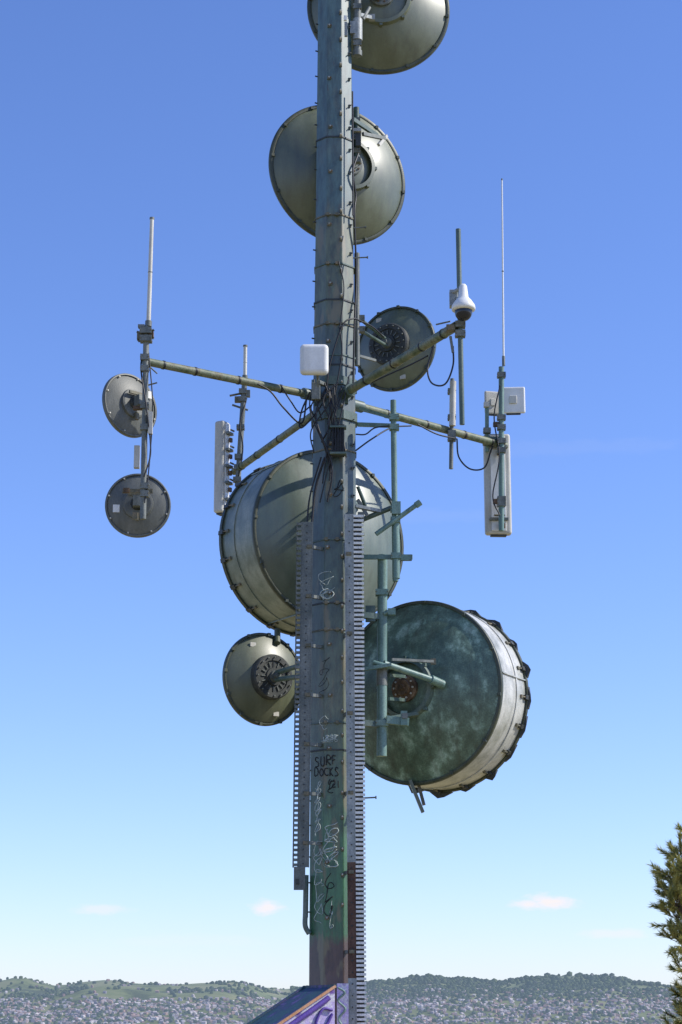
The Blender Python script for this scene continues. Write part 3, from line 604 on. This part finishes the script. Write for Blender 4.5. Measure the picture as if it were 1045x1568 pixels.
cr.elements[0].position=.38; cr.elements[0].color=(.04,.052,.03,1); cr.elements[1].position=.47; cr.elements[1].color=(.10,.12,.05,1); e=cr.elements.new(.62); e.color=(.155,.155,.08,1)
n2=N.new("ShaderNodeTexNoise"); n2.inputs["Scale"].default_value=1.5; n2.inputs["Detail"].default_value=8; L.new(geo.outputs["Position"],n2.inputs["Vector"])
r2=N.new("ShaderNodeValToRGB"); L.new(n2.outputs["Fac"],r2.inputs[0]); r2.color_ramp.elements[0].position=.35; r2.color_ramp.elements[0].color=(.24,.20,.09,1); r2.color_ramp.elements[1].position=.65; r2.color_ramp.elements[1].color=(.42,.35,.19,1)
mr=N.new("ShaderNodeMapRange"); mr.inputs[1].default_value=100; mr.inputs[2].default_value=1500; L.new(sx.outputs[1],mr.inputs[0])
mx=N.new("ShaderNodeMixRGB"); L.new(mr.outputs[0],mx.inputs[0]); L.new(r2.outputs[0],mx.inputs[1]); L.new(r1.outputs[0],mx.inputs[2])
L.new(mx.outputs[0],b.inputs["Base Color"]); b.inputs["Roughness"].default_value=.95; b.inputs["Specular IOR Level"].default_value=.1
# distance haze painted as surface emission, growing with world Y across the valley
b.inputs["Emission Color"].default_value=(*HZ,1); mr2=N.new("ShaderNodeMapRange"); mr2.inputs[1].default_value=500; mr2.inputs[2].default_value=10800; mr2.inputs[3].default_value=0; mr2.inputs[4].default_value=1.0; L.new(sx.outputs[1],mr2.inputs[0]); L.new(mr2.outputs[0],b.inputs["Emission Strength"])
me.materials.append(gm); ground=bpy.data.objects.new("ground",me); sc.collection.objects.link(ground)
def island_mat(name,cols,emit):
    m=bpy.data.materials.new(name); m.use_nodes=True; nt=m.node_tree; N=nt.nodes; L=nt.links; b=N["Principled BSDF"]
    gg=N.new("ShaderNodeNewGeometry"); r=N.new("ShaderNodeValToRGB"); r.color_ramp.interpolation='CONSTANT'; L.new(gg.outputs["Random Per Island"],r.inputs[0])
    while len(r.color_ramp.elements)<len(cols): r.color_ramp.elements.new(.5)
    for i,c in enumerate(cols): r.color_ramp.elements[i].position=i/len(cols); r.color_ramp.elements[i].color=(*c,1)
    L.new(r.outputs[0],b.inputs["Base Color"]); b.inputs["Roughness"].default_value=.9; b.inputs["Specular IOR Level"].default_value=.1
    b.inputs["Emission Color"].default_value=(*emit,1); b.inputs["Emission Strength"].default_value=1  # constant bluish haze painted in as emission on houses and trees
    return m
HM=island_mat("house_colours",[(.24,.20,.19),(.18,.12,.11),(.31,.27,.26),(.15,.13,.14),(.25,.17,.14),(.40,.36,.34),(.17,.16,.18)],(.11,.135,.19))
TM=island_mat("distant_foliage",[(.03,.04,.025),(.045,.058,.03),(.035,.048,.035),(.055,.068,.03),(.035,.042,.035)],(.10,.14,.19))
vs=[];fs=[];rr=random.Random(3);cnt=0;tries=0
while cnt<12000 and tries<100000:
    tries+=1; y=rr.uniform(5600,10700); x=rr.uniform(-.2,.2)*y
    hz=H(x,y); el=(hz-1.6)/y
    dens=.95 if el<.0095 else (.3 if x>-200 and el<.014 else .03)
    if fbm(x,y,500,3)>.3: dens*=.3
    if rr.random()>dens: continue
    w,d,h=rr.uniform(8,16),rr.uniform(8,13),rr.uniform(4,6); a=rr.uniform(0,math.pi); ca,sa=math.cos(a),math.sin(a); o=len(vs)
    def q(px,py,pz): vs.append((x+px*ca-py*sa,y+px*sa+py*ca,hz+pz))
    for zz in(-3,h):
        q(-w/2,-d/2,zz);q(w/2,-d/2,zz);q(w/2,d/2,zz);q(-w/2,d/2,zz)
    q(-w/2,0,h+3);q(w/2,0,h+3)
    fs+=[(o,o+1,o+5,o+4),(o+1,o+2,o+6,o+5),(o+2,o+3,o+7,o+6),(o+3,o,o+4,o+7),(o+4,o+5,o+9,o+8),(o+6,o+7,o+8,o+9),(o+5,o+6,o+9),(o+7,o+4,o+8)]
    cnt+=1
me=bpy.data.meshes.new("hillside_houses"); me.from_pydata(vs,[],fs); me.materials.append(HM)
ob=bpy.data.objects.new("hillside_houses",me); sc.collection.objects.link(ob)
t=(1+5**.5)/2
ico=np.array([(-1,t,0),(1,t,0),(-1,-t,0),(1,-t,0),(0,-1,t),(0,1,t),(0,-1,-t),(0,1,-t),(t,0,-1),(t,0,1),(-t,0,-1),(-t,0,1)],float)/math.sqrt(1+t*t)
icf=np.array([(0,11,5),(0,5,1),(0,1,7),(0,7,10),(0,10,11),(1,5,9),(5,11,4),(11,10,2),(10,7,6),(7,1,8),(3,9,4),(3,4,2),(3,2,6),(3,6,8),(3,8,9),(4,9,5),(2,4,11),(6,2,10),(8,6,7),(9,8,1)])
VV=[];FF=[];cnt=0;tries=0
while cnt<14000 and tries<120000:
    tries+=1; y=rr.uniform(5800,10900) ; x=rr.uniform(-.2,.2)*y
    hz=H(x,y); el=(hz-1.6)/y
    nval=fbm(x,y,350,4)
    left=x<-250
    if el<.0085: dens=.25
    elif left: dens=.85 if nval>.18 else .03
    else: dens=.9 if nval>-.35 else .25
    if left and el>.0145: dens*=.15
    if rr.random()>dens: continue
    s=rr.uniform(5,11)
    if not left and el>.0155 and rr.random()<.12: s*=1.7
    M=ico*np.array([s,s,s*rr.uniform(.7,1.2)])*(1+.25*(np.random.rand(12,1)-.5))+np.array([x,y,hz+s*.4])
    FF.append(icf+12*cnt); VV.append(M); cnt+=1
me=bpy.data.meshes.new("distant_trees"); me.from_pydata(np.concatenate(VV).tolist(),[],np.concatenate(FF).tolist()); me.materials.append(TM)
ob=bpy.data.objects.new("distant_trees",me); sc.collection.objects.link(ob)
# ------------------------------------------------------------------ pine tree
tp=P(1098,1568,-4); tp.z=0
pine=empty("pine_tree",tp); BARK=mat("pine_bark",[(.05,.03,.02),(.12,.08,.05),(.18,.13,.09)],.9,scale=9,stretch=.5,bump=.6)
def leafmat():
    m=bpy.data.materials.new("pine_needles"); m.use_nodes=True; nt=m.node_tree; N=nt.nodes; L=nt.links; b=N["Principled BSDF"]
    g_=N.new("ShaderNodeNewGeometry"); n=N.new("ShaderNodeTexNoise"); n.inputs["Scale"].default_value=5; L.new(g_.outputs["Position"],n.inputs["Vector"])
    ad=N.new("ShaderNodeMath"); ad.operation='MULTIPLY_ADD'; L.new(g_.outputs["Random Per Island"],ad.inputs[0]); ad.inputs[1].default_value=.35; L.new(n.outputs["Fac"],ad.inputs[2])
    r=N.new("ShaderNodeValToRGB"); L.new(ad.outputs[0],r.inputs[0]); r.color_ramp.elements[0].position=.4; r.color_ramp.elements[0].color=(.12,.17,.05,1); r.color_ramp.elements[1].position=.8; r.color_ramp.elements[1].color=(.58,.52,.17,1)
    L.new(r.outputs[0],b.inputs["Base Color"]); b.inputs["Roughness"].default_value=.45
    tr=N.new("ShaderNodeBsdfTranslucent"); L.new(r.outputs[0],tr.inputs["Color"]); mxs=N.new("ShaderNodeMixShader"); mxs.inputs[0].default_value=.45
    L.new(b.outputs[0],mxs.inputs[1]); L.new(tr.outputs[0],mxs.inputs[2]); L.new(mxs.outputs[0],N["Material Output"].inputs[0])
    return m
LM=leafmat()
g=G(); topz=P(1098,1255,-4).z
g.path([tp,tp+Vector((.05,0,1)),tp+Vector((-.03,.05,2.2)),Vector((tp.x,tp.y,topz))],.075,BARK,n=10)
clumps=[]
for (u,v,r,dy) in((1032,1342,.22,0),(1027,1378,.22,-.1),(1044,1314,.17,.1),(1038,1408,.22,.1),(1044,1445,.20,0),(1048,1485,.15,0),(1054,1525,.18,.1),(1052,1558,.17,0),(1060,1350,.26,-.2),(1070,1305,.22,0),(1075,1420,.30,-.2),(1080,1500,.25,-.2),(1050,1590,.2,0),(1058,1385,.25,.2),(1042,1360,.2,.15),(1040,1390,.2,-.25),(1052,1435,.2,.2)):
    clumps.append((P(u,v,-4+dy),r))
for i in range(34):
    zz=rr.uniform(.9,topz+.1); rmax=.95*(1-.5*abs((zz-2.2)/2.4)); a=rr.uniform(-2.2,2.2); q=rr.uniform(.35,1)*rmax
    clumps.append((Vector((tp.x+q*math.cos(a),tp.y+q*math.sin(a),zz)),rr.uniform(.17,.26)))
nv=[];nf=[]
for c,r in clumps:
    base=Vector((tp.x,tp.y,max(.5,c.z-.35-.3*rr.random()))); mid=base.lerp(c,.6)+Vector((0,0,-.06))
    g.path([base,mid,c],.018,BARK,n=5,sub=4)
    for k in range(int(24*r/.25)):
        d=Vector((rr.gauss(0,1),rr.gauss(0,1),rr.gauss(0,.8)+.35)).normalized()
        s=c+d*r*rr.uniform(.2,1.0); tip=s+(d+Vector((0,0,.55))).normalized()*rr.uniform(.10,.2)
        g.path([c.lerp(s,.4),s,tip],.006,BARK,n=3,sub=1)
        ax=(tip-s).normalized(); X_,Y_,A_=basis(ax)
        for j in range(70):
            f=rr.random(); o=s.lerp(tip,f); t_=rr.uniform(0,6.283); spread=rr.uniform(.4,.9)
            nd=(A_+ (X_*math.cos(t_)+Y_*math.sin(t_))*spread).normalized(); ln=rr.uniform(.06,.12)
            w=nd.cross(Vector((rr.random(),rr.random(),rr.random()))).normalized()*.006
            i0=len(nv); nv+=[o-w,o+w,o+nd*ln]; nf.append((i0,i0+1,i0+2))
g.obj("trunk_and_limbs",pine)
me=bpy.data.meshes.new("needles"); me.from_pydata([tuple(v) for v in nv],[],nf); me.materials.append(LM)
ob=bpy.data.objects.new("needles",me); sc.collection.objects.link(ob); ob.parent=pine; ob.matrix_parent_inverse=Matrix.Translation(-tp)
# ------------------------------------------------------------------ light + sky
EL=rad(41); AZ=rad(-2)  # measured from +X: high on the right, square to the line of sight
S=Vector((math.cos(EL)*math.cos(AZ),math.cos(EL)*math.sin(AZ),math.sin(EL)))
sd=bpy.data.lights.new("sun","SUN"); sd.energy=5.0; sd.angle=rad(.5); sd.color=(1,.95,.86)
so=bpy.data.objects.new("sun",sd); sc.collection.objects.link(so); so.rotation_euler=S.to_track_quat('Z','Y').to_euler()
w=bpy.data.worlds.new("World"); sc.world=w; w.use_nodes=True; nt=w.node_tree; N=nt.nodes; L=nt.links; N.clear()
sky=N.new("ShaderNodeTexSky"); sky.sky_type='NISHITA'; sky.sun_disc=False; sky.sun_elevation=EL; sky.sun_rotation=math.atan2(S.x,S.y)
sky.altitude=300; sky.air_density=1.0; sky.dust_density=.3; sky.ozone_density=2.0
bg=N.new("ShaderNodeBackground"); bg.inputs[1].default_value=.145
tint=N.new("ShaderNodeVectorMath"); tint.operation='MULTIPLY'; tint.inputs[1].default_value=(.97,1.05,1.47); L.new(sky.outputs[0],tint.inputs[0])
hs=N.new("ShaderNodeHueSaturation"); hs.inputs["Saturation"].default_value=1.04; L.new(tint.outputs[0],hs.inputs["Color"]); L.new(hs.outputs[0],bg.inputs[0])
bc=N.new("ShaderNodeBackground"); bc.inputs[0].default_value=(.97,.92,.94,1); bc.inputs[1].default_value=1.0
tc=N.new("ShaderNodeTexCoord"); nz=N.new("ShaderNodeTexNoise"); nz.inputs["Scale"].default_value=75; nz.inputs["Detail"].default_value=7; nz.inputs["Roughness"].default_value=.6
mp=N.new("ShaderNodeMapping"); mp.inputs["Scale"].default_value=(1,1,2.6); L.new(tc.outputs["Generated"],mp.inputs[0]); L.new(mp.outputs[0],nz.inputs["Vector"])
tot=None
for (u,v,wu,wv,st) in((845,1381,42,12,1.0),(812,1385,26,9,.9),(410,1389,26,10,.9),(158,1392,40,8,.45),(940,1430,45,8,.4),(300,1440,120,9,.10),(900,685,190,12,.03),(650,790,110,11,.03)):
    d=bearing(u,v).normalized()
    s=N.new("ShaderNodeVectorMath"); s.operation='SUBTRACT'; L.new(tc.outputs["Generated"],s.inputs[0]); s.inputs[1].default_value=d
    m=N.new("ShaderNodeVectorMath"); m.operation='MULTIPLY'; L.new(s.outputs[0],m.inputs[0]); m.inputs[1].default_value=(F/wu,10,F/wv)
    l=N.new("ShaderNodeVectorMath"); l.operation='LENGTH'; L.new(m.outputs[0],l.inputs[0])
    a=N.new("ShaderNodeMath"); a.operation='MULTIPLY_ADD'; L.new(nz.outputs["Fac"],a.inputs[0]); a.inputs[1].default_value=2.0; a.inputs[2].default_value=-.1
    ss=N.new("ShaderNodeMath"); ss.operation='SUBTRACT'; L.new(a.outputs[0],ss.inputs[0]); L.new(l.outputs["Value"],ss.inputs[1])
    r=N.new("ShaderNodeMapRange"); r.interpolation_type='SMOOTHSTEP'; r.inputs[1].default_value=-.4; r.inputs[2].default_value=.6; r.inputs[4].default_value=st; L.new(ss.outputs[0],r.inputs[0])
    if tot is None: tot=r.outputs[0]
    else:
        ad=N.new("ShaderNodeMath"); ad.operation='MAXIMUM'; L.new(tot,ad.inputs[0]); L.new(r.outputs[0],ad.inputs[1]); tot=ad.outputs[0]
mx=N.new("ShaderNodeMixShader"); L.new(tot,mx.inputs[0]); L.new(bg.outputs[0],mx.inputs[1]); L.new(bc.outputs[0],mx.inputs[2])
out=N.new("ShaderNodeOutputWorld"); L.new(mx.outputs[0],out.inputs[0])
sc.view_settings.view_transform='Standard'; sc.view_settings.look='None'; sc.view_settings.exposure=0
